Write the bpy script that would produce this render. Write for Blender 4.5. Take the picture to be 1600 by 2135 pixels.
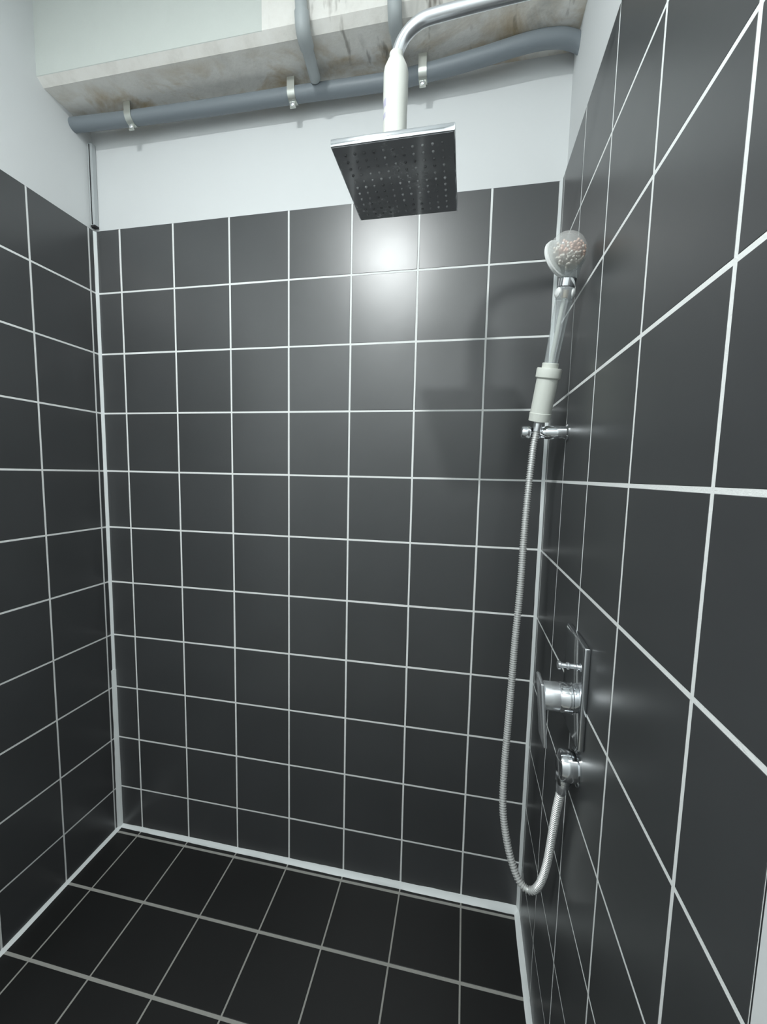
import bpy, bmesh, math, random
from mathutils import Vector, Matrix, Quaternion

# ---------------------------------------------------------------- clear
for o in list(bpy.data.objects):
    bpy.data.objects.remove(o, do_unlink=True)
scene = bpy.context.scene
COL = scene.collection
random.seed(7)

S = 0.2                      # one wall tile module in metres
XO = 4.2                     # x origin in modules


def V(x, y, z):
    """tile modules -> metres (x right, y into the back wall, z up)"""
    return Vector(((x - XO) * S, y * S, z * S))


# key planes (modules)
UL, UR = 0.5246, 7.9062      # tiled faces of the side walls
ZT = 11.0                    # top of the tiling
ZF, FSL = 0.1697, 0.0436     # floor height at the back wall, fall towards the entrance
ZC = 14.0                    # ceiling slab
YE = -4.71                   # entrance end of the tiled walls
YR = -9.0                    # wall of the room behind the viewer

# ---------------------------------------------------------------- camera
cam_d = bpy.data.cameras.new('camera')
cam = bpy.data.objects.new('camera', cam_d)
COL.objects.link(cam)
cam_d.sensor_fit = 'HORIZONTAL'
cam_d.sensor_width = 36.0
cam_d.lens = 867.014 / 1600 * 36.0
cam_d.shift_x = (800 - 794.929) / 1600
cam_d.shift_y = (1075.716 - 1067.5) / 1600
cam_d.clip_start = 0.01
RM = ((0.9800163612575217, 0.1977732754050345, 0.02129937095623207),
      (0.040350244284741314, -0.0928025633465801, -0.9948665950882388),
      (-0.19478138887924715, 0.9758449752762313, -0.09892823042187265))
rx, dn, fw = [Vector(r) for r in RM]
m3 = Matrix((rx, -dn, -fw)).transposed()
cam.matrix_world = Matrix.Translation(V(6.79387, -6.31480, 7.03975)) @ m3.to_4x4()
scene.camera = cam

# ---------------------------------------------------------------- world + exposure
world = bpy.data.worlds.new('room_world')
world.use_nodes = True
world.node_tree.nodes['Background'].inputs[0].default_value = (0.8, 0.9, 1.0, 1)
world.node_tree.nodes['Background'].inputs[1].default_value = 0.0
scene.world = world
vs = scene.view_settings
vs.view_transform = 'Standard'
vs.look = 'None'
vs.gamma = 1.0
vs.use_curve_mapping = False
vs.exposure = 0.0
LAMP_STRENGTH = 1340.0
LAMP_COLOR = (0.955, 1.0, 0.995, 1)
LAMP_POS = (4.3, -6.8, 13.62)


# ---------------------------------------------------------------- materials
def new_mat(name):
    m = bpy.data.materials.new(name)
    m.use_nodes = True
    return m, m.node_tree, m.node_tree.nodes['Principled BSDF']


def simple(name, col, rough=0.5, metal=0.0, spec=0.5, trans=0.0, ior=1.5, bump=0.0, bscale=200.0, emit=0.0):
    m, nt, b = new_mat(name)
    b.inputs['Base Color'].default_value = (*col, 1)
    b.inputs['Roughness'].default_value = rough
    b.inputs['Metallic'].default_value = metal
    b.inputs['Specular IOR Level'].default_value = spec
    b.inputs['Transmission Weight'].default_value = trans
    b.inputs['IOR'].default_value = ior
    if emit:
        b.inputs['Emission Color'].default_value = LAMP_COLOR
        b.inputs['Emission Strength'].default_value = emit
    if bump:
        tc = nt.nodes.new('ShaderNodeTexCoord')
        n = nt.nodes.new('ShaderNodeTexNoise')
        n.inputs['Scale'].default_value = bscale
        n.inputs['Detail'].default_value = 4
        bp = nt.nodes.new('ShaderNodeBump')
        bp.inputs['Strength'].default_value = bump
        bp.inputs['Distance'].default_value = 0.002
        nt.links.new(tc.outputs['Object'], n.inputs['Vector'])
        nt.links.new(n.outputs['Fac'], bp.inputs['Height'])
        nt.links.new(bp.outputs['Normal'], b.inputs['Normal'])
    return m


def noise(nt, vec, scale, detail=4.0, rough=0.55, dist=0.0):
    n = nt.nodes.new('ShaderNodeTexNoise')
    n.inputs['Scale'].default_value = scale
    n.inputs['Detail'].default_value = detail
    n.inputs['Roughness'].default_value = rough
    n.inputs['Distortion'].default_value = dist
    nt.links.new(vec, n.inputs['Vector'])
    return n.outputs['Fac']


def ramp(nt, fac, stops):
    r = nt.nodes.new('ShaderNodeValToRGB')
    els = r.color_ramp.elements
    while len(els) < len(stops):
        els.new(0.5)
    for e, (p, c) in zip(els, stops):
        e.position = p
        e.color = (*c, 1) if len(c) == 3 else c
    nt.links.new(fac, r.inputs['Fac'])
    return r.outputs['Color']


def mixc(nt, fac, a, b):
    m = nt.nodes.new('ShaderNodeMix')
    m.data_type = 'RGBA'
    if isinstance(fac, float):
        m.inputs[0].default_value = fac
    else:
        nt.links.new(fac, m.inputs[0])
    for s, v in ((6, a), (7, b)):
        if isinstance(v, tuple):
            m.inputs[s].default_value = (*v, 1)
        else:
            nt.links.new(v, m.inputs[s])
    return m.outputs[2]


def math_n(nt, op, a, b=None, clamp=False):
    m = nt.nodes.new('ShaderNodeMath')
    m.operation = op
    m.use_clamp = clamp
    for i, v in enumerate((a, b)):
        if v is None:
            continue
        if isinstance(v, (int, float)):
            m.inputs[i].default_value = v
        else:
            nt.links.new(v, m.inputs[i])
    return m.outputs[0]


def world_pos(nt):
    g = nt.nodes.new('ShaderNodeNewGeometry')
    return g.outputs['Position']


def tile_material(name, base, rough, spec=1.0):
    m, nt, b = new_mat(name)
    p = world_pos(nt)
    oi = nt.nodes.new('ShaderNodeObjectInfo')
    n1 = noise(nt, p, 5.0, 3)
    n2 = noise(nt, p, 60.0, 4)
    c = ramp(nt, n1, [(0.3, tuple(v * 0.93 for v in base)), (0.7, tuple(v * 1.07 for v in base))])
    hv = nt.nodes.new('ShaderNodeHueSaturation')
    nt.links.new(c, hv.inputs['Color'])
    nt.links.new(math_n(nt, 'ADD', math_n(nt, 'MULTIPLY', oi.outputs['Random'], 0.12), 0.94), hv.inputs['Value'])
    nt.links.new(hv.outputs['Color'], b.inputs['Base Color'])
    r = math_n(nt, 'ADD', math_n(nt, 'MULTIPLY', n1, 0.05), rough - 0.025)
    r = math_n(nt, 'ADD', r, math_n(nt, 'MULTIPLY', n2, 0.015))
    nt.links.new(r, b.inputs['Roughness'])
    b.inputs['Specular IOR Level'].default_value = spec
    bp = nt.nodes.new('ShaderNodeBump')
    bp.inputs['Strength'].default_value = 0.12
    bp.inputs['Distance'].default_value = 0.004
    nt.links.new(noise(nt, p, 7.0, 1), bp.inputs['Height'])
    nt.links.new(bp.outputs['Normal'], b.inputs['Normal'])
    return m


M = {}
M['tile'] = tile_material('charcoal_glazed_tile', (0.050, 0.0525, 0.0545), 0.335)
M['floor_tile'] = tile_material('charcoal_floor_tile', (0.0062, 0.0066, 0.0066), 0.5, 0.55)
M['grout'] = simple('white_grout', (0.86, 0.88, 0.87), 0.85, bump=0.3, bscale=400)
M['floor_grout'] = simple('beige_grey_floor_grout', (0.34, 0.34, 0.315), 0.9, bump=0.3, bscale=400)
M['plaster'] = simple('white_wall_paint', (0.735, 0.755, 0.76), 0.75, bump=0.15, bscale=60)
M['sealant'] = simple('white_silicone', (0.86, 0.90, 0.90), 0.45)
M['chrome'] = simple('chrome', (0.82, 0.84, 0.86), 0.10, 1.0)
M['chrome_worn'] = simple('worn_chrome', (0.80, 0.82, 0.84), 0.27, 0.9)
M['steel'] = simple('satin_steel_hose', (0.72, 0.73, 0.72), 0.42, 0.55)
M['pvc_dark'] = simple('grey_pvc', (0.22, 0.25, 0.275), 0.45)
M['pvc_light'] = simple('pale_grey_pvc', (0.42, 0.455, 0.465), 0.5)
M['zinc'] = simple('zinc_clip', (0.62, 0.64, 0.60), 0.38, 0.8)
M['filter'] = simple('ivory_filter_plastic', (0.62, 0.635, 0.59), 0.28)
M['filter2'] = simple('frosted_white_plastic', (0.72, 0.745, 0.69), 0.4)
M['white_plastic'] = simple('white_plastic', (0.80, 0.82, 0.81), 0.3)
M['bead_pink'] = simple('salmon_ceramic_bead', (0.86, 0.58, 0.47), 0.5)
M['bead_white'] = simple('white_ceramic_bead', (0.86, 0.80, 0.72), 0.5)
M['dark'] = simple('painted_opening_shade', (0.02, 0.02, 0.022), 0.8)  # near-black colour standing in for the shade inside the cable channel
M['rubber'] = simple('grey_rubber', (0.16, 0.165, 0.17), 0.6)
M['ink'] = simple('violet_print', (0.42, 0.41, 0.52), 0.5)
M['channel'] = simple('grey_cable_channel', (0.50, 0.53, 0.54), 0.5)
M['bulb'] = simple('lit_bulb', (1, 1, 1), 0.5, emit=LAMP_STRENGTH)


def thin_plastic(name, col, rough, haze):
    """thin slightly hazy see-through plastic"""
    m, nt, b = new_mat(name)
    b.inputs['Base Color'].default_value = (*col, 1)
    b.inputs['Roughness'].default_value = rough
    out = nt.nodes['Material Output']
    tr = nt.nodes.new('ShaderNodeBsdfTransparent')
    tr.inputs[0].default_value = (0.95, 0.97, 0.97, 1)
    mx = nt.nodes.new('ShaderNodeMixShader')
    mx.inputs[0].default_value = haze
    nt.links.new(tr.outputs[0], mx.inputs[1])
    nt.links.new(b.outputs[0], mx.inputs[2])
    nt.links.new(mx.outputs[0], out.inputs['Surface'])
    return m


M['dome'] = thin_plastic('hazy_clear_plastic', (0.86, 0.86, 0.84), 0.15, 0.30)
M['clear'] = thin_plastic('clear_acrylic', (0.76, 0.80, 0.81), 0.12, 0.30)


def head_material():
    """polished steel face with dried lime marks"""
    m, nt, b = new_mat('limescaled_steel')
    tc = nt.nodes.new('ShaderNodeTexCoord')
    p = tc.outputs['Object']
    n1 = noise(nt, p, 45.0, 6, 0.7)
    n2 = noise(nt, p, 14.0, 3)
    f = math_n(nt, 'MULTIPLY', n1, n2)
    spots = ramp(nt, f, [(0.30, (0, 0, 0)), (0.42, (1, 1, 1))])
    c = mixc(nt, spots, (0.36, 0.365, 0.375), (0.55, 0.56, 0.56))
    nt.links.new(c, b.inputs['Base Color'])
    b.inputs['Metallic'].default_value = 0.5
    nt.links.new(math_n(nt, 'ADD', math_n(nt, 'MULTIPLY', spots, 0.3), 0.12), b.inputs['Roughness'])
    return m


M['head_face'] = head_material()


def lime_material():
    m, nt, b = new_mat('limescale_on_rubber')
    oi = nt.nodes.new('ShaderNodeTexCoord')
    n1 = noise(nt, oi.outputs['Object'], 22.0, 3)
    c = ramp(nt, n1, [(0.42, (0.12, 0.122, 0.125)), (0.60, (0.60, 0.61, 0.61))])
    nt.links.new(c, b.inputs['Base Color'])
    b.inputs['Roughness'].default_value = 0.7
    return m


M['lime'] = lime_material()


def concrete_material():
    """beam: pale painted face, bare concrete with rust and mould stains elsewhere"""
    m, nt, b = new_mat('stained_concrete')
    p = world_pos(nt)
    sx = nt.nodes.new('ShaderNodeSeparateXYZ')
    nt.links.new(p, sx.inputs[0])
    X, Y, Z = sx.outputs
    big = noise(nt, p, 3.0, 5, 0.6)
    mid = noise(nt, p, 14.0, 6, 0.65)
    fine = noise(nt, p, 90.0, 4)
    bare = ramp(nt, mid, [(0.28, (0.70, 0.68, 0.63)), (0.5, (0.86, 0.84, 0.79)), (0.72, (0.92, 0.91, 0.87))])
    bare = mixc(nt, math_n(nt, 'MULTIPLY', big, 0.5), bare, (0.86, 0.845, 0.81))
    # ochre seepage along the joint between soffit and back wall
    mr = nt.nodes.new('ShaderNodeMapRange')
    nt.links.new(Y, mr.inputs[0])
    mr.inputs[1].default_value = -0.150
    mr.inputs[2].default_value = -0.075
    och = math_n(nt, 'MULTIPLY', mr.outputs[0], ramp(nt, noise(nt, p, 5.5, 5, 0.6, 0.6), [(0.47, (0, 0, 0)), (0.63, (1, 1, 1))]))
    bare = mixc(nt, math_n(nt, 'MULTIPLY', och, 0.9), bare, (0.50, 0.37, 0.20))
    # small dark mould streaks running across the soffit, right half only
    mp = nt.nodes.new('ShaderNodeMapping')
    mp.inputs['Scale'].default_value = (34, 9, 9)
    nt.links.new(p, mp.inputs['Vector'])
    st = ramp(nt, noise(nt, mp.outputs[0], 1.0, 3, 0.5), [(0.60, (0, 0, 0)), (0.70, (1, 1, 1))])
    mr2 = nt.nodes.new('ShaderNodeMapRange')
    nt.links.new(X, mr2.inputs[0])
    mr2.inputs[1].default_value = -0.05
    mr2.inputs[2].default_value = 0.25
    bare = mixc(nt, math_n(nt, 'MULTIPLY', math_n(nt, 'MULTIPLY', st, mr2.outputs[0]), 0.8), bare, (0.16, 0.14, 0.11))
    # grey mould clouds between and beside the two conduits
    cl = ramp(nt, noise(nt, p, 9.0, 4, 0.6, 0.4), [(0.52, (0, 0, 0)), (0.70, (1, 1, 1))])
    bare = mixc(nt, math_n(nt, 'MULTIPLY', math_n(nt, 'MULTIPLY', cl, mr2.outputs[0]), 0.55), bare, (0.36, 0.36, 0.33))
    paint = mixc(nt, math_n(nt, 'MULTIPLY', mid, 0.6), (0.68, 0.715, 0.68), (0.61, 0.65, 0.615))
    painted = math_n(nt, 'MULTIPLY',
                     math_n(nt, 'LESS_THAN', X, (4.0 - XO) * S),
                     math_n(nt, 'GREATER_THAN', Z, 12.675 * S))
    col = mixc(nt, painted, bare, paint)
    nt.links.new(col, b.inputs['Base Color'])
    b.inputs['Roughness'].default_value = 0.9
    bp = nt.nodes.new('ShaderNodeBump')
    bp.inputs['Strength'].default_value = 0.5
    bp.inputs['Distance'].default_value = 0.004
    nt.links.new(math_n(nt, 'ADD', mid, math_n(nt, 'MULTIPLY', fine, 0.3)), bp.inputs['Height'])
    nt.links.new(bp.outputs['Normal'], b.inputs['Normal'])
    return m


M['concrete'] = concrete_material()


# ---------------------------------------------------------------- mesh helpers
def obj(name, bm, mat, parent=None, smooth=None):
    me = bpy.data.meshes.new(name)
    bm.normal_update()
    bm.to_mesh(me)
    bm.free()
    me.materials.append(M[mat] if isinstance(mat, str) else mat)
    if smooth is not None:
        for p in me.polygons:
            p.use_smooth = True
        me.set_sharp_from_angle(angle=math.radians(smooth))
    o = bpy.data.objects.new(name, me)
    COL.objects.link(o)
    if parent:
        o.parent = parent
    return o


def thing(name, label, cat, loc=(0, 0, 0), group=None):
    o = bpy.data.objects.new(name, None)
    o.empty_display_size = 0.02
    COL.objects.link(o)
    o.location = loc
    o['label'] = label
    o['category'] = cat
    if group:
        o['group'] = group
    return o


def adopt(o, parent):
    """parent o (built in world coordinates) keeping its place"""
    o.parent = parent
    o.matrix_parent_inverse = Matrix.Translation(-Vector(parent.location))
    return o


def struct(o, label=None, cat=None):
    o['kind'] = 'structure'
    if label:
        o['label'] = label
    if cat:
        o['category'] = cat
    return o


def add_box(bm, a, b, bevel=0.0, seg=2):
    a, b = Vector(a), Vector(b)
    lo = Vector((min(a.x, b.x), min(a.y, b.y), min(a.z, b.z)))
    hi = Vector((max(a.x, b.x), max(a.y, b.y), max(a.z, b.z)))
    r = bmesh.ops.create_cube(bm, size=1.0, matrix=Matrix.Translation((lo + hi) / 2) @ Matrix.Diagonal((*(hi - lo), 1)))
    if bevel:
        es = list({e for v in r['verts'] for e in v.link_edges})
        bmesh.ops.bevel(bm, geom=es, offset=bevel, segments=seg, profile=0.5, affect='EDGES')
    return bm


def frame(d):
    d = Vector(d).normalized()
    return d.to_track_quat('Z', 'Y').to_matrix()


def add_lathe(bm, origin, axis, prof, seg=32, caps=True):
    """prof: list of (radius, height along axis)"""
    R = frame(axis)
    o = Vector(origin)
    rings = []
    for r, h in prof:
        rings.append([bm.verts.new(o + R @ Vector((r * math.cos(2 * math.pi * k / seg), r * math.sin(2 * math.pi * k / seg), h))) for k in range(seg)])
    for a, b in zip(rings, rings[1:]):
        for k in range(seg):
            bm.faces.new((a[k], a[(k + 1) % seg], b[(k + 1) % seg], b[k]))
    if caps:
        bm.faces.new(list(reversed(rings[0])))
        bm.faces.new(rings[-1])
    return bm


def catmull(pts, n=8):
    P = [Vector(p) for p in pts]
    P = [P[0] * 2 - P[1]] + P + [P[-1] * 2 - P[-2]]
    out = []
    for i in range(1, len(P) - 2):
        a, b, c, d = P[i - 1:i + 3]
        for k in range(n):
            t = k / n
            out.append(0.5 * ((2 * b) + (c - a) * t + (2 * a - 5 * b + 4 * c - d) * t * t + (3 * b - a - 3 * c + d) * t ** 3))
    out.append(P[-2])
    return out


def add_sweep(bm, pts, rad, seg=16, caps=True):
    """tube along pts; rad is a number or a list"""
    n = len(pts)
    rads = rad if isinstance(rad, (list, tuple)) else [rad] * n
    t0 = (pts[1] - pts[0]).normalized()
    up = Vector((0, 0, 1)) if abs(t0.z) < 0.9 else Vector((0, 1, 0))
    nrm = (up - t0 * up.dot(t0)).normalized()
    rings = []
    prev = t0
    for i, p in enumerate(pts):
        t = (pts[min(i + 1, n - 1)] - pts[max(i - 1, 0)]).normalized()
        nrm = (prev.rotation_difference(t) @ nrm)
        nrm = (nrm - t * nrm.dot(t)).normalized()
        prev = t
        bn = t.cross(nrm)
        rings.append([bm.verts.new(p + (nrm * math.cos(2 * math.pi * k / seg) + bn * math.sin(2 * math.pi * k / seg)) * rads[i]) for k in range(seg)])
    for a, b in zip(rings, rings[1:]):
        for k in range(seg):
            bm.faces.new((a[k], a[(k + 1) % seg], b[(k + 1) % seg], b[k]))
    if caps:
        bm.faces.new(list(reversed(rings[0])))
        bm.faces.new(rings[-1])
    return bm


def resample(pts, step):
    out = [pts[0].copy()]
    acc = 0.0
    for a, b in zip(pts, pts[1:]):
        L = (b - a).length
        d = step - acc
        while d <= L:
            out.append(a.lerp(b, d / L))
            d += step
        acc = L - (d - step)
    return out


# ---------------------------------------------------------------- room shell
TH = 0.06                    # tile + adhesive, modules


def box_m(a, b, **k):
    bm = bmesh.new()
    return add_box(bm, V(*a), V(*b), **k)


wall_back = struct(obj('wall_back', box_m((UL - 1, TH, -0.8), (UR + 1, TH + 0.7, ZC)), 'plaster'),
                   'white painted back wall above the charcoal shower tiles', 'wall')
wall_left = struct(obj('wall_left', box_m((UL - TH, TH, -0.8), (UL - TH - 0.7, YR, ZC)), 'plaster'),
                   'white painted left wall above charcoal tiles', 'wall')
wall_right = struct(obj('wall_right', box_m((UR + TH, TH, -0.8), (UR + TH + 0.7, YR, ZC)), 'plaster'),
                    'white painted right wall beside the charcoal shower tiles', 'wall')
wall_front = struct(obj('wall_front', box_m((UL - 1, YR, -0.8), (UR + 1, YR - 0.7, ZC)), 'plaster'),
                    'white painted wall behind the viewer', 'wall')
ceiling = struct(obj('ceiling', box_m((UL - 1, TH + .7, ZC), (UR + 1, YR - .7, ZC + 0.6)), 'plaster'),
                 'pale plastered ceiling slab', 'ceiling')

# right wall finishes with plaster flush to the tile face beyond the tiling
bm = box_m((UR, YE - 0.012, -0.8), (UR + TH, YR, ZT + 0.0))
o = obj('plaster_return', bm, 'plaster', wall_right)
# floor slab, sloping inside the shower, level outside it
bm = bmesh.new()
ring = []
for x in (UL - 0.06, UR + 0.06):
    ring.append([bm.verts.new(V(x, y, z)) for y, z in (
        (0.06, ZF + 0.0026 - 0.005), (YR, ZF + FSL * YR - 0.005), (YR, -0.9), (0.06, -0.9))])
n = 4
for k in range(n):
    bm.faces.new((ring[0][k], ring[0][(k + 1) % n], ring[1][(k + 1) % n], ring[1][k]))
bm.faces.new(ring[0][::-1])
bm.faces.new(ring[1])
bmesh.ops.recalc_face_normals(bm, faces=bm.faces)
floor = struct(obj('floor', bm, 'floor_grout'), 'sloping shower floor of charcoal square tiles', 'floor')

# ---------------------------------------------------------------- tiles
TILE_CACHE = {}
T_DEPTH = 0.006
T_BEV = 0.0009


def tile_mesh(w, h, mat):
    key = (round(w, 4), round(h, 4), mat)
    if key in TILE_CACHE:
        return TILE_CACHE[key]
    bm = bmesh.new()

    def q(ix, z):
        return [bm.verts.new((sx * (w / 2 - ix), sy * (h / 2 - ix), z)) for sx, sy in ((-1, -1), (1, -1), (1, 1), (-1, 1))]
    a, b, c = q(0, -T_DEPTH), q(0, -T_BEV * 0.7), q(min(T_BEV, w * .2), 0)
    for lo, hi in ((a, b), (b, c)):
        for k in range(4):
            bm.faces.new((lo[k], lo[(k + 1) % 4], hi[(k + 1) % 4], hi[k]))
    bm.faces.new(c)
    me = bpy.data.meshes.new('tile')
    bm.to_mesh(me)
    bm.free()
    me.materials.append(M[mat])
    TILE_CACHE[key] = me
    return me


def lay_tiles(parent, us, vs_, origin, eu, ev, joints, mat, tilt, rng):
    """us, vs_: joint positions (modules) along eu, ev; tiles fill between joints"""
    eu, ev = Vector(eu).normalized(), Vector(ev).normalized()
    en = eu.cross(ev)
    R = Matrix((eu, ev, en)).transposed()
    ju, jv = joints
    for i in range(len(us) - 1):
        for j in range(len(vs_) - 1):
            u0, u1 = us[i] * S, us[i + 1] * S
            v0, v1 = vs_[j] * S, vs_[j + 1] * S
            u0 += ju / 2 if i > 0 else 0.0
            u1 -= ju / 2 if i < len(us) - 2 else 0.0
            v0 += jv / 2 if j > 0 else 0.0
            v1 -= jv / 2 if j < len(vs_) - 2 else 0.0
            me = tile_mesh(u1 - u0, v1 - v0, mat)
            o = bpy.data.objects.new('tile', me)
            COL.objects.link(o)
            o.parent = parent
            c = origin + eu * ((u0 + u1) / 2) + ev * ((v0 + v1) / 2)
            k = min(1.0, min(u1 - u0, v1 - v0) / S * 1.2)
            wob = Matrix.Rotation(rng.uniform(-tilt, tilt) * k, 3, 'X') @ Matrix.Rotation(rng.uniform(-tilt, tilt) * k, 3, 'Y')
            o.matrix_local = Matrix.Translation(c) @ (R @ wob).to_4x4()


JW = 0.0052                  # wall joint width
RC = 0.00055                 # joint recess
rng = random.Random(3)
rows = [0.05] + list(range(1, 12))

# back wall: joints at whole modules
bm = box_m((UL - TH, 0 + RC / S, -0.2), (UR + TH, TH, ZT - 0.008))
obj('grout_bed', bm, 'grout', wall_back)
lay_tiles(wall_back, [UL] + list(range(1, 8)) + [UR], rows, V(0, 0, 0), (1, 0, 0), (0, 0, 1), (JW, JW), 'tile', math.radians(0.13), rng)
# left wall (u runs towards the viewer... ev up, normal +x)
LJ = 0.132
bm = box_m((UL - RC / S, 0.0, -0.4), (UL - TH, -LJ - 5, ZT - 0.008))
obj('grout_bed', bm, 'grout', wall_left)
us = [-(LJ + k) for k in range(5, -1, -1)] + [0.0]
lay_tiles(wall_left, us, [-0.25] + rows[1:], V(UL, 0, 0), (0, 1, 0), (0, 0, 1), (JW, JW), 'tile', math.radians(0.10), rng)
# right wall (normal -x)
RJ = 0.1444
bm = box_m((UR + RC * 0.6 / S, 0.0, -0.4), (UR + TH, YE, ZT - 0.008))
obj('grout_bed', bm, 'grout', wall_right)
us = [0.0] + [RJ + k for k in range(5)] + [-YE]
lay_tiles(wall_right, us, [-0.25] + rows[1:], V(UR, 0, 0), (0, -1, 0), (0, 0, 1), (JW, JW), 'tile', math.radians(0.05), rng)
# floor (sloping)
FJ = 0.1257
ev = Vector((0, -1, -FSL)).normalized()
fs = [0.0] + [FJ + k for k in range(7)]
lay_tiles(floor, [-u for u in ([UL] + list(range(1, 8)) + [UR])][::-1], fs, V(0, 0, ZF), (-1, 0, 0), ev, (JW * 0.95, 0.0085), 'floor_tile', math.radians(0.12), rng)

# ---------------------------------------------------------------- ceiling beam
bm = bmesh.new()
prof = [(TH, 12.6), (-0.73, 12.6), (-0.83, 12.68), (-0.83, ZC), (TH, ZC)]
ends = []
for x in (UL - TH, UR + TH):
    ends.append([bm.verts.new(V(x, y, z)) for y, z in prof])
n = len(prof)
for k in range(n):
    bm.faces.new((ends[0][k], ends[1][k], ends[1][(k + 1) % n], ends[0][(k + 1) % n]))
bm.faces.new(ends[0])
bm.faces.new(ends[1][::-1])
bmesh.ops.recalc_face_normals(bm, faces=bm.faces)
beam = struct(obj('ceiling_beam', bm, 'concrete'), 'stained raw concrete beam running along the top of the back wall', 'beam')


# ---------------------------------------------------------------- sealant beads
def bead(name, pts, da, db, leg_a, leg_b, label, seed=0, jit=0.12, step=0.02):
    """concave fillet bead along pts; da, db unit directions along the two surfaces"""
    r = random.Random(seed)
    P = []
    for a, b in zip(pts, pts[1:]):
        k = max(1, int((b - a).length / step))
        P += [a.lerp(b, i / k) for i in range(k)]
    P.append(pts[-1])
    da, db = Vector(da), Vector(db)
    bm = bmesh.new()
    rows_ = []
    N = len(P)
    wa = wb = 0.0
    for i, p in enumerate(P):
        t = i / (N - 1)
        wa = 0.7 * wa + r.uniform(-jit, jit)
        wb = 0.7 * wb + r.uniform(-jit, jit)
        la = (leg_a[0] + (leg_a[1] - leg_a[0]) * t) * S * (1 + wa)
        lb = (leg_b[0] + (leg_b[1] - leg_b[0]) * t) * S * (1 + wb)
        c = p - da * 0.001 - db * 0.001
        e = 0.0006
        rows_.append([bm.verts.new(v) for v in (c, p + da * la - db * 0.001, p + da * la + db * e, p + da * la * .42 + db * lb * .42, p + db * lb + da * e, p + db * lb - da * 0.001)])
    n = 6
    for a, b in zip(rows_, rows_[1:]):
        for k in range(n):
            bm.faces.new((a[k], a[(k + 1) % n], b[(k + 1) % n], b[k]))
    bm.faces.new(rows_[0][::-1])
    bm.faces.new(rows_[-1])
    bmesh.ops.recalc_face_normals(bm, faces=bm.faces)
    return struct(obj(name, bm, 'sealant', smooth=50), label, 'sealant')


yf = -4.6
fz = lambda y: ZF + FSL * y
dfl = Vector((0, -1, -FSL)).normalized()
bead('trim_1', [V(UL, 0, ZT - 0.01), V(UL, 0, fz(0))], (1, 0, 0), (0, -1, 0), (0.030, 0.030), (0.045, 0.045),
     'thin white sealant line in the left back corner of the shower', 1, 0.03)
bead('trim_2', [V(UL, 0, 3.33), V(UL, 0, fz(0))], (1, 0, 0), (0, -1, 0), (0.036, 0.046), (0.07, 0.085),
     'thicker white sealant bead low in the left back corner', 2, 0.05)
bead('trim_3', [V(UR, 0, ZT - 0.01), V(UR, 0, fz(0))], (-1, 0, 0), (0, -1, 0), (0.036, 0.042), (0.05, 0.06),
     'white sealant line in the right back corner of the shower', 3, 0.05)
bead('trim_4', [V(UL, 0, fz(0)), V(UR, 0, fz(0))], (0, 0, 1), dfl, (0.055, 0.085), (0.045, 0.075),
     'wide white sealant bead between back wall and floor', 4, 0.05)
bead('trim_5', [V(UL, 0, fz(0)), V(UL, yf, fz(yf))], (0, 0, 1), (1, 0, 0), (0.045, 0.045), (0.045, 0.045),
     'white sealant bead between left wall and floor', 5, 0.05)
bead('trim_6', [V(UR, 0, fz(0)), V(UR, yf, fz(yf))], (0, 0, 1), (-1, 0, 0), (0.06, 0.06), (0.075, 0.06),
     'white sealant bead between right wall and floor', 6, 0.06)

# ---------------------------------------------------------------- conduit pipes under the beam
PR = 0.098 * S
main_pts = [V(*p) for p in ((0.40, -0.26, 12.46), (1.6, -0.225, 12.44), (2.94, -0.20, 12.43), (4.22, -0.19, 12.42), (5.47, -0.17, 12.41),
                            (6.03, -0.19, 12.42), (6.75, -0.24, 12.45), (7.35, -0.28, 12.495), (7.7, -0.27, 12.50), (7.93, -0.22, 12.47), (8.06, -0.2, 12.40))]
pipe = thing('conduit_pipe', 'dark grey conduit pipe clipped under the concrete beam across the back wall', 'pipe', V(0.5, -0.22, 12.45))
bm = bmesh.new()
add_sweep(bm, catmull(main_pts, 8), PR, 24)
adopt(obj('pipe_body', bm, 'pvc_dark', smooth=40), pipe)


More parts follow.
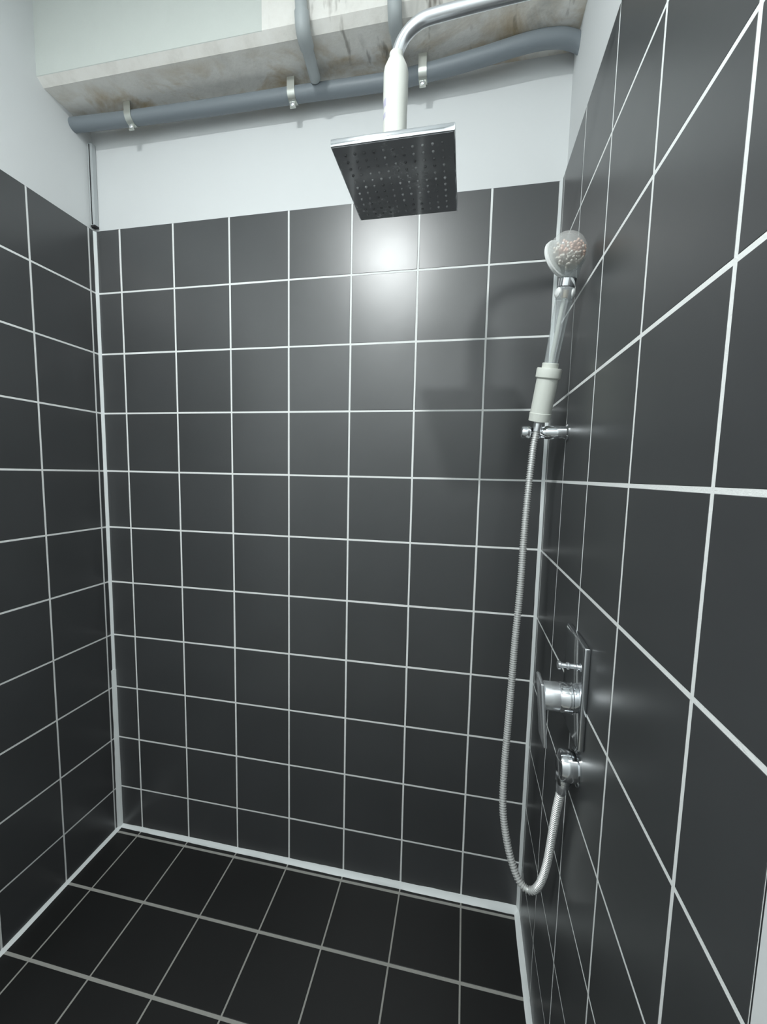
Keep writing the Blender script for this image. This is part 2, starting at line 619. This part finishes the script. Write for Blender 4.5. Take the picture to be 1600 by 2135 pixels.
def pipe_clip(x, y, z, rot):
    bm = bmesh.new()
    w = 0.055 * S
    th = 0.012 * S
    ro = PR + th
    # strap: half round band below the pipe with two flat ends up to the soffit and a hanging ear
    prof = [(-ro, 0.155 * S), ]
    for k in range(13):
        a = math.pi + math.pi * k / 12
        prof.append((ro * math.cos(a), ro * math.sin(a)))
    prof.append((ro, 0.155 * S))
    inner = []
    for (py, pz) in prof:
        l = math.hypot(py, min(pz, 0)) or 1
        inner.append((py * (1 - th / ro), pz * (1 - th / ro) if pz < 0 else pz))
    c = V(x, y, z)
    ringsA = []
    for sx in (-w, w):
        ringsA.append(([bm.verts.new(c + Vector((sx, p[0], p[1]))) for p in prof], [bm.verts.new(c + Vector((sx, p[0], p[1]))) for p in inner]))
    n = len(prof)
    (o0, i0), (o1, i1) = ringsA
    for k in range(n - 1):
        bm.faces.new((o0[k], o0[k + 1], o1[k + 1], o1[k]))
        bm.faces.new((i0[k], i1[k], i1[k + 1], i0[k + 1]))
        bm.faces.new((o0[k], i0[k], i0[k + 1], o0[k + 1]))
        bm.faces.new((o1[k], o1[k + 1], i1[k + 1], i1[k]))
    bmesh.ops.recalc_face_normals(bm, faces=bm.faces)
    # ear hanging below the pipe
    e = c + Vector((0, -0.02 * S, -ro))
    add_box(bm, e + Vector((-w * .8, -th, -0.075 * S)), e + Vector((w * .8, th, 0.02 * S)), 0.0008, 1)
    cl = adopt(obj('pipe_clip', bm, 'zinc', smooth=35), pipe)
    bm = bmesh.new()
    add_lathe(bm, e + Vector((0, -th, -0.03 * S)), (0, -1, 0), [(0.0062, 0), (0.0062, 0.002), (0.004, 0.0035)], 12)
    s = obj('screw', bm, 'chrome_worn', smooth=40)
    s.parent = cl
    return cl


for x, y, z in ((1.52, -0.228, 12.442), (4.16, -0.19, 12.42), (6.02, -0.19, 12.42)):
    pipe_clip(x, y, z, 0)


def drop_conduit(x, label, r, dx):
    t = thing('ceiling_conduit', label, 'conduit', V(x, -0.92, 12.6), 'pale conduits coming down the concrete beam')
    rr = r * S
    yo = -0.83 - r - 0.01
    bm = bmesh.new()
    pts = [V(x - 0.05, yo, 13.98), V(x - 0.03, yo, 13.3), V(x, yo, 12.82), V(x + 0.01, yo + 0.01, 12.66)]
    add_sweep(bm, catmull(pts, 5), rr, 18)
    adopt(obj('upper_tube', bm, 'pvc_light', smooth=40), t)
    bm = bmesh.new()
    pts = [V(x + 0.01, yo + 0.005, 12.70), V(x + 0.015, yo + 0.02, 12.56), V(x + 0.01, yo + 0.09, 12.505), V(x + 0.0, yo + 0.20, 12.505)]
    add_sweep(bm, catmull(pts, 5), rr * 1.22, 18)
    adopt(obj('elbow', bm, 'pvc_light', smooth=40), t)
    bm = bmesh.new()
    pts = [V(x, yo + 0.18, 12.505), V(x + dx, -0.30, 12.49)]
    add_sweep(bm, pts, rr, 18)
    adopt(obj('soffit_tube', bm, 'pvc_light', smooth=40), t)
    return t


drop_conduit(4.57, 'left pale conduit bending off the beam face onto the grey pipe', 0.076, -0.04)
drop_conduit(5.73, 'right pale conduit passing behind the chrome shower arm', 0.07, -0.02)

# slim cable channel in the left corner, hanging from the pipe down to the tiles
ch = thing('cable_channel', 'slim grey cable channel in the left corner above the tiles', 'cable channel', V(0.545, -0.02, 11.08))
bm = bmesh.new()
cx0, cx1, cy0, cy1 = UL - 0.055, UL + 0.03, -0.03, 0.055
add_box(bm, V(cx0, cy0, 11.09), V(cx1, cy1, 12.36), 0.001, 1)
adopt(obj('channel_body', bm, 'channel'), ch)
bm = bmesh.new()
add_box(bm, V(UL - 0.02, cy0 - 0.008, 11.10), V(UL - 0.008, cy0, 12.34))  # solid dark strip on the channel face, painted as the gap's inner shade
adopt(obj('slot_shade', bm, 'dark'), ch)
bm = bmesh.new()
add_box(bm, V(cx0 + .01, cy0 - 0.004, 11.06), V(cx1 + 0.005, cy1 - .01, 11.09))  # solid dark cap, its colour stands in for shade in the hollow bottom
adopt(obj('end_shade', bm, 'dark'), ch)

# ---------------------------------------------------------------- rain shower
HX, HY, HZ = 6.11, -2.32, 9.68
rain = thing('rain_shower', 'square chrome rain shower head hanging from a bent wall arm', 'shower head', V(HX, HY, HZ))
AX, AY = 6.045, -2.31
bm = bmesh.new()
path = [V(UR - 0.01, AY, 11.075), V(7.4, AY, 11.06), V(6.8, AY, 11.03), V(6.42, AY, 11.005)]
for k in range(1, 9):
    a = math.radians(4 + 84 * k / 8)
    path.append(V(6.37 - 0.325 * math.sin(a) + 0.0, AY, 10.675 + 0.325 * math.cos(a)))
path += [V(AX, AY, 10.62), V(AX, AY, 10.55)]
add_sweep(bm, resample(catmull(path, 6), 0.008), 0.052 * S, 24)
adopt(obj('shower_arm', bm, 'chrome_worn', smooth=40), rain)
bm = bmesh.new()
add_lathe(bm, V(UR, AY, 11.075), (-1, 0, 0), [(0.15 * S, 0.0), (0.15 * S, 0.004), (0.13 * S, 0.010), (0.06 * S, 0.013)], 32)
adopt(obj('wall_flange', bm, 'chrome', smooth=40), rain)
bm = bmesh.new()
z0 = 9.745
P = [(0.062, 9.745), (0.062, 9.80), (0.098, 9.83), (0.107, 9.86), (0.107, 10.34), (0.111, 10.36), (0.111, 10.585), (0.104, 10.625), (0.075, 10.69), (0.062, 10.70), (0.062, 10.745), (0.053, 10.755)]
add_lathe(bm, V(AX, AY, 0), (0, 0, 1), [(r * S, z * S) for r, z in P], 40)
filt = adopt(obj('filter_cylinder', bm, 'filter', smooth=30), rain)
filt['label'] = 'ivory plastic filter cylinder'
# faded violet print on the left flank
bm = bmesh.new()
for zc, hh, ww in ((10.33, 0.05, 0.085), (10.21, 0.022, 0.07)):
    vs0 = []
    for k in range(7):
        a = math.radians(214) + ww * (k - 3) * 1.1
        d = Vector((math.cos(a), math.sin(a), 0)) * (0.1078 * S)
        vs0.append((bm.verts.new(V(AX, AY, zc - hh) + d), bm.verts.new(V(AX, AY, zc + hh) + d)))
    for a, b in zip(vs0, vs0[1:]):
        bm.faces.new((a[0], b[0], b[1], a[1]))
pr = obj('printed_mark', bm, 'ink', filt)
# head plate
bm = bmesh.new()
add_box(bm, V(HX - 0.5, HY - 0.5, HZ), V(HX + 0.5, HY + 0.5, HZ + 0.058), 0.0012, 2)
head = adopt(obj('head_plate', bm, 'chrome', smooth=35), rain)
bm = bmesh.new()
add_box(bm, V(HX - 0.488, HY - 0.488, HZ - 0.004), V(HX + 0.488, HY + 0.488, HZ + 0.005))
hf = obj('spray_face', bm, 'head_face', head)
bm = bmesh.new()
rngn = random.Random(11)
N = 11
for i in range(N):
    for j in range(N):
        x = HX - 0.40 + 0.80 * i / (N - 1)
        y = HY - 0.40 + 0.80 * j / (N - 1)
        r = (0.0095 + 0.002 * rngn.random()) * S
        add_lathe(bm, V(x, y, HZ - 0.003), (0, 0, -1), [(r * 1.2, 0), (r, 0.0012), (r * .7, 0.0022)], 8)
nz = obj('nozzles', bm, 'lime', head, smooth=40)
nz['kind'] = 'stuff'
bm = bmesh.new()
add_lathe(bm, V(AX, AY, HZ + 0.055), (0, 0, 1), [(0.12 * S, 0), (0.11 * S, 0.004), (0.07 * S, 0.012)], 32)
adopt(obj('ball_joint', bm, 'chrome', smooth=40), rain)

# ---------------------------------------------------------------- hand shower holder
hold = thing('shower_holder', 'chrome wall bracket holding the hand shower', 'bracket', V(UR, -1.25, 7.555))
HYc, HZc = -1.25, 7.555
bm = bmesh.new()
rr = 0.074 * S
add_lathe(bm, V(UR, HYc, HZc), (-1, 0, 0), [(0.09 * S, 0), (0.09 * S, 0.003), (rr, 0.006), (rr, 0.046), (rr * .92, 0.049), (rr * .55, 0.060), (rr * .2, 0.063)], 32)
adopt(obj('bracket_arm', bm, 'chrome', smooth=35), hold)
bm = bmesh.new()
add_lathe(bm, V(7.505, HYc, HZc), (-1, 0, 0), [(rr * .7, 0), (rr * .98, 0.003), (rr, 0.006), (rr, 0.0165), (rr * .9, 0.0195), (rr * .6, 0.0205)], 32)
adopt(obj('end_knob', bm, 'chrome', smooth=35), hold)
bm = bmesh.new()
# open collar behind the hose linking knob and arm
c = V(7.562, HYc, HZc)
ring = []
for k in range(17):
    a = math.radians(-20 + 220 * k / 16)
    ri, ro = 0.058 * S, 0.095 * S
    d = Vector((math.cos(a), math.sin(a), 0))
    ring.append([bm.verts.new(c + d * q + Vector((0, 0, zz))) for q, zz in ((ri, -0.012), (ro, -0.012), (ro, 0.012), (ri, 0.012))])
for a, b in zip(ring, ring[1:]):
    for k in range(4):
        bm.faces.new((a[k], a[(k + 1) % 4], b[(k + 1) % 4], b[k]))
bm.faces.new(ring[0])
bm.faces.new(ring[-1][::-1])
bmesh.ops.recalc_face_normals(bm, faces=bm.faces)
adopt(obj('open_collar', bm, 'chrome', smooth=35), hold)

# ---------------------------------------------------------------- hand shower
A0 = V(7.586, -1.262, 7.676)      # bottom of the filter
A1 = V(7.732, -1.615, 9.056)      # top of the handle / chrome band
ax = (A1 - A0).normalized()
LEN = (A1 - A0).length
hand = thing('hand_shower', 'clear plastic hand shower filled with salmon beads on a white filter', 'hand shower', A0)


def along(t):
    return A0 + ax * (t * LEN)


def lathe_part(name, t0, t1, prof, mat, seg=32, parent=hand, sm=30):
    """prof: (radius in modules, fraction between t0 and t1)"""
    bm = bmesh.new()
    a, b = along(t0), along(t1)
    L = (b - a).length
    add_lathe(bm, a, ax, [(r * S, f * L) for r, f in prof], seg)
    o = obj(name, bm, mat, smooth=sm)
    return adopt(o, parent)


lathe_part('filter_body', 0.0, 0.40, [(0.05, 0), (0.115, 0.01), (0.118, 0.16), (0.113, 0.17), (0.113, 0.80), (0.118, 0.81), (0.130, 0.83), (0.132, 0.97), (0.126, 1.0), (0.06, 1.0)], 'filter2')['label'] = 'frosted white inline filter'
lathe_part('filter_neck', 0.40, 0.435, [(0.082, 0), (0.085, 0.2), (0.085, 0.9), (0.08, 1.0)], 'filter2')
# handle: faceted clear tube with a pale core
bm = bmesh.new()
a, b = along(0.435), along(0.86)
L = (b - a).length
add_lathe(bm, a, ax, [(0.068 * S, 0), (0.072 * S, 0.02 * L), (0.074 * S, 0.3 * L), (0.080 * S, 0.8 * L), (0.084 * S, 0.97 * L), (0.080 * S, L)], 8)
h = adopt(obj('handle', bm, 'clear'), hand)
h['label'] = 'faceted clear handle'
bm = bmesh.new()
add_lathe(bm, along(0.445), ax, [(0.022 * S, 0), (0.022 * S, 0.43 * LEN)], 16)
co = obj('inner_tube', bm, 'filter2', smooth=40)
co.parent = h
co.matrix_parent_inverse = Matrix.Identity(4)
lathe_part('switch_collar', 0.86, 0.94, [(0.082, 0), (0.086, 0.1), (0.086, 0.9), (0.08, 1)], 'clear')
perp = ax.cross(Vector((0, 1, 0))).normalized()
for sgn in (-1, 1):
    bm = bmesh.new()
    d = (perp * sgn + Vector((0, -0.35, 0))).normalized()
    add_lathe(bm, along(0.90) + d * 0.068 * S, d, [(0.050 * S, 0), (0.050 * S, 0.003), (0.038 * S, 0.0055), (0.015 * S, 0.0065)], 20)
    adopt(obj('button', bm, 'white_plastic', smooth=40), hand)
bm = bmesh.new()
add_lathe(bm, along(0.875), ax, [(0.035 * S, 0), (0.035 * S, 0.05 * LEN)], 16)
adopt(obj('brass_core', bm, simple('brass_core', (0.45, 0.36, 0.24), 0.4, 0.6), smooth=40), hand)
lathe_part('chrome_band', 0.94, 1.0, [(0.08, 0), (0.084, 0.08), (0.084, 0.92), (0.08, 1)], 'chrome')
lathe_part('neck', 1.0, 1.07, [(0.092, 0), (0.097, 0.12), (0.099, 0.6), (0.105, 1.15), (0.110, 1.6)], 'clear')
# head: round bead chamber facing the viewer, white spray face on its far left side
HC = V(7.695, -1.70, 9.262)
fdir = Vector((-0.62, 0.74, -0.25)).normalized()
bm = bmesh.new()
R_ = 0.190 * S
prof = []
for k in range(15):
    a = math.radians(-88 + 108 * k / 14)
    prof.append((R_ * math.cos(a), R_ * 0.92 * math.sin(a)))
prof += [(R_ * 0.96, R_ * .42)]
add_lathe(bm, HC, fdir, prof, 40)
dome = adopt(obj('bead_chamber', bm, 'dome', smooth=40), hand)
dome['label'] = 'hazy clear dome'
bm = bmesh.new()
add_lathe(bm, HC + fdir * R_ * 0.43, fdir, [(R_ * 0.97, 0), (R_ * 1.03, 0.001), (R_ * 1.03, 0.006), (R_ * .98, 0.008), (R_ * 0.5, 0.0095), (R_ * .1, 0.0095)], 40)
adopt(obj('spray_face', bm, 'white_plastic', smooth=40), hand)
# beads
rb = random.Random(5)
bmp, bmw = bmesh.new(), bmesh.new()
cnt = 0
while cnt < 330:
    d = Vector((rb.uniform(-1, 1), rb.uniform(-1, 1), rb.uniform(-1, 1)))
    if d.length > 1:
        continue
    p = d * (R_ * 0.84)
    if p.dot(fdir) > R_ * 0.25 or p.z > R_ * 0.24:
        continue
    cnt += 1
    pink = p.z > -R_ * 0.28 and rb.random() < 0.75 and p.x > -R_ * 0.45
    tgt = bmp if pink else bmw
    bmesh.ops.create_icosphere(tgt, subdivisions=1, radius=0.0030, matrix=Matrix.Translation(HC + p))
for bmx, mt in ((bmp, 'bead_pink'), (bmw, 'bead_white')):
    bo = obj('beads', bmx, mt, smooth=80)
    bo.parent = dome
    bo.matrix_parent_inverse = Matrix.Identity(4)
    bo['kind'] = 'stuff'

# ---------------------------------------------------------------- hose outlet
OY, OZ = -2.45, 4.41
outlet = thing('hose_outlet', 'round chrome wall outlet feeding the shower hose', 'outlet', V(UR, OY, OZ))
bm = bmesh.new()
add_lathe(bm, V(UR, OY, OZ), (-1, 0, 0), [(0.165 * S, 0), (0.165 * S, 0.003), (0.140 * S, 0.005), (0.140 * S, 0.026), (0.132 * S, 0.031), (0.10 * S, 0.0335)], 40)
adopt(obj('outlet_body', bm, 'chrome', smooth=35), outlet)
bm = bmesh.new()
add_lathe(bm, V(7.80, OY, OZ - 0.09), (0, 0.02, -1), [(0.07 * S, 0), (0.07 * S, 0.012), (0.06 * S, 0.014), (0.06 * S, 0.018)], 24)
adopt(obj('nipple', bm, 'chrome', smooth=35), outlet)

# ---------------------------------------------------------------- hose
hose = thing('shower_hose', 'ribbed steel shower hose looping down from holder to wall outlet', 'hose', V(7.66, -2.0, 2.62))
hp = [(7.586, -1.262, 7.672), (7.570, -1.255, 7.58), (7.545, -1.262, 7.42), (7.529, -1.281, 7.237), (7.504, -1.313, 6.854), (7.482, -1.353, 6.36), (7.466, -1.401, 5.752), (7.436, -1.446, 5.194),
      (7.414, -1.495, 4.577), (7.393, -1.535, 4.068), (7.373, -1.603, 3.697), (7.365, -1.72, 3.313), (7.402, -1.808, 3.044),
      (7.467, -1.891, 2.815), (7.559, -1.962, 2.648), (7.664, -2.003, 2.619), (7.741, -2.046, 2.762), (7.779, -2.129, 3.093),
      (7.784, -2.241, 3.519), (7.785, -2.333, 3.854), (7.792, -2.417, 4.12), (7.799, -2.448, 4.235)]
pts = resample(catmull([V(*p) for p in hp], 12), 0.0013)
rads = []
for i in range(len(pts)):
    rads.append((0.0365 + 0.0055 * (1 if i % 4 < 2 else -1)) * S)
bm = bmesh.new()
add_sweep(bm, pts, rads, 10)
adopt(obj('hose_body', bm, 'steel', smooth=50), hose)
bm = bmesh.new()
d = (V(*hp[-3]) - V(*hp[-1])).normalized()
add_lathe(bm, V(*hp[-1]) - d * 0.002, d, [(0.050 * S, 0), (0.056 * S, 0.002), (0.056 * S, 0.012), (0.048 * S, 0.024), (0.044 * S, 0.028)], 20)
adopt(obj('hose_nut', bm, 'chrome_worn', smooth=35), hose)
bm = bmesh.new()
d = (V(*hp[2]) - V(*hp[0])).normalized()
add_lathe(bm, V(*hp[0]), d, [(0.05 * S, 0), (0.052 * S, 0.006), (0.047 * S, 0.016), (0.043 * S, 0.022)], 20)
adopt(obj('hose_nut', bm, 'chrome_worn', smooth=35), hose)

# ---------------------------------------------------------------- mixer
mix = thing('shower_mixer', 'chrome shower mixer with rectangular wall plate and flat lever', 'mixer tap', V(UR, -2.3, 5.12))
bm = bmesh.new()
add_box(bm, V(UR, -2.62, 4.66), V(UR - 0.055, -1.98, 5.60), 0.003, 3)
adopt(obj('wall_plate', bm, 'chrome', smooth=35), mix)
MY, MZ = -2.30, 4.985
bm = bmesh.new()
add_lathe(bm, V(UR - 0.03, MY, MZ), (-1, 0, 0), [(0.165 * S, 0), (0.160 * S, 0.004), (0.140 * S, 0.006), (0.137 * S, 0.024), (0.128 * S, 0.027)], 40)
adopt(obj('cartridge_sleeve', bm, 'chrome', smooth=35), mix)
bm = bmesh.new()
add_lathe(bm, V(UR - 0.155, MY, MZ), (-1, 0, 0), [(0.120 * S, 0), (0.132 * S, 0.003), (0.132 * S, 0.026), (0.12 * S, 0.034)], 40)
lv = adopt(obj('lever_hub', bm, 'chrome_worn', smooth=35), mix)
bm = bmesh.new()
add_box(bm, V(7.60, -2.435, 4.53), V(7.565, -2.165, 5.15), 0.0022, 3)
for v in bm.verts:                      # lever blade bows slightly towards the wall at the bottom
    t = (v.co.z / S - 4.53) / 0.62
    v.co.x += 0.045 * S * (1 - t) ** 2 - 0.012 * S * max(0, t - .75) * 4
adopt(obj('lever', bm, 'chrome_worn', smooth=35), mix)
bm = bmesh.new()
add_lathe(bm, V(UR - 0.033, MY - 0.02, 5.305), (-1, 0, 0), [(0.045 * S, 0), (0.045 * S, 0.002), (0.022 * S, 0.004), (0.022 * S, 0.011), (0.034 * S, 0.013), (0.034 * S, 0.016), (0.022 * S, 0.018), (0.026 * S, 0.026), (0.040 * S, 0.028), (0.040 * S, 0.032), (0.03 * S, 0.033)], 20)
adopt(obj('diverter_knob', bm, 'chrome_worn', smooth=35), mix)

# ---------------------------------------------------------------- ceiling downlight (above the viewer)
lamp = thing('ceiling_lamp', 'small round ceiling downlight just out of frame above the shower entrance', 'lamp', V(LAMP_POS[0], LAMP_POS[1], ZC))
lx, ly, lz = LAMP_POS
bm = bmesh.new()
H = (ZC - lz) * S
add_lathe(bm, V(lx, ly, ZC), (0, 0, -1), [(0.23 * S, 0), (0.23 * S, 0.004), (0.28 * S, 0.006), (0.28 * S, H - 0.002), (0.26 * S, H)], 32)
adopt(obj('lamp_body', bm, 'white_plastic', smooth=40), lamp)
bm = bmesh.new()
bmesh.ops.create_circle(bm, cap_ends=True, segments=32, radius=0.24 * S, matrix=Matrix.Translation(V(lx, ly, lz) - Vector((0, 0, 0.001))))
bmesh.ops.recalc_face_normals(bm, faces=bm.faces)
for f in bm.faces:
    if f.normal.z > 0:
        f.normal_flip()
adopt(obj('diffuser', bm, 'bulb'), lamp)
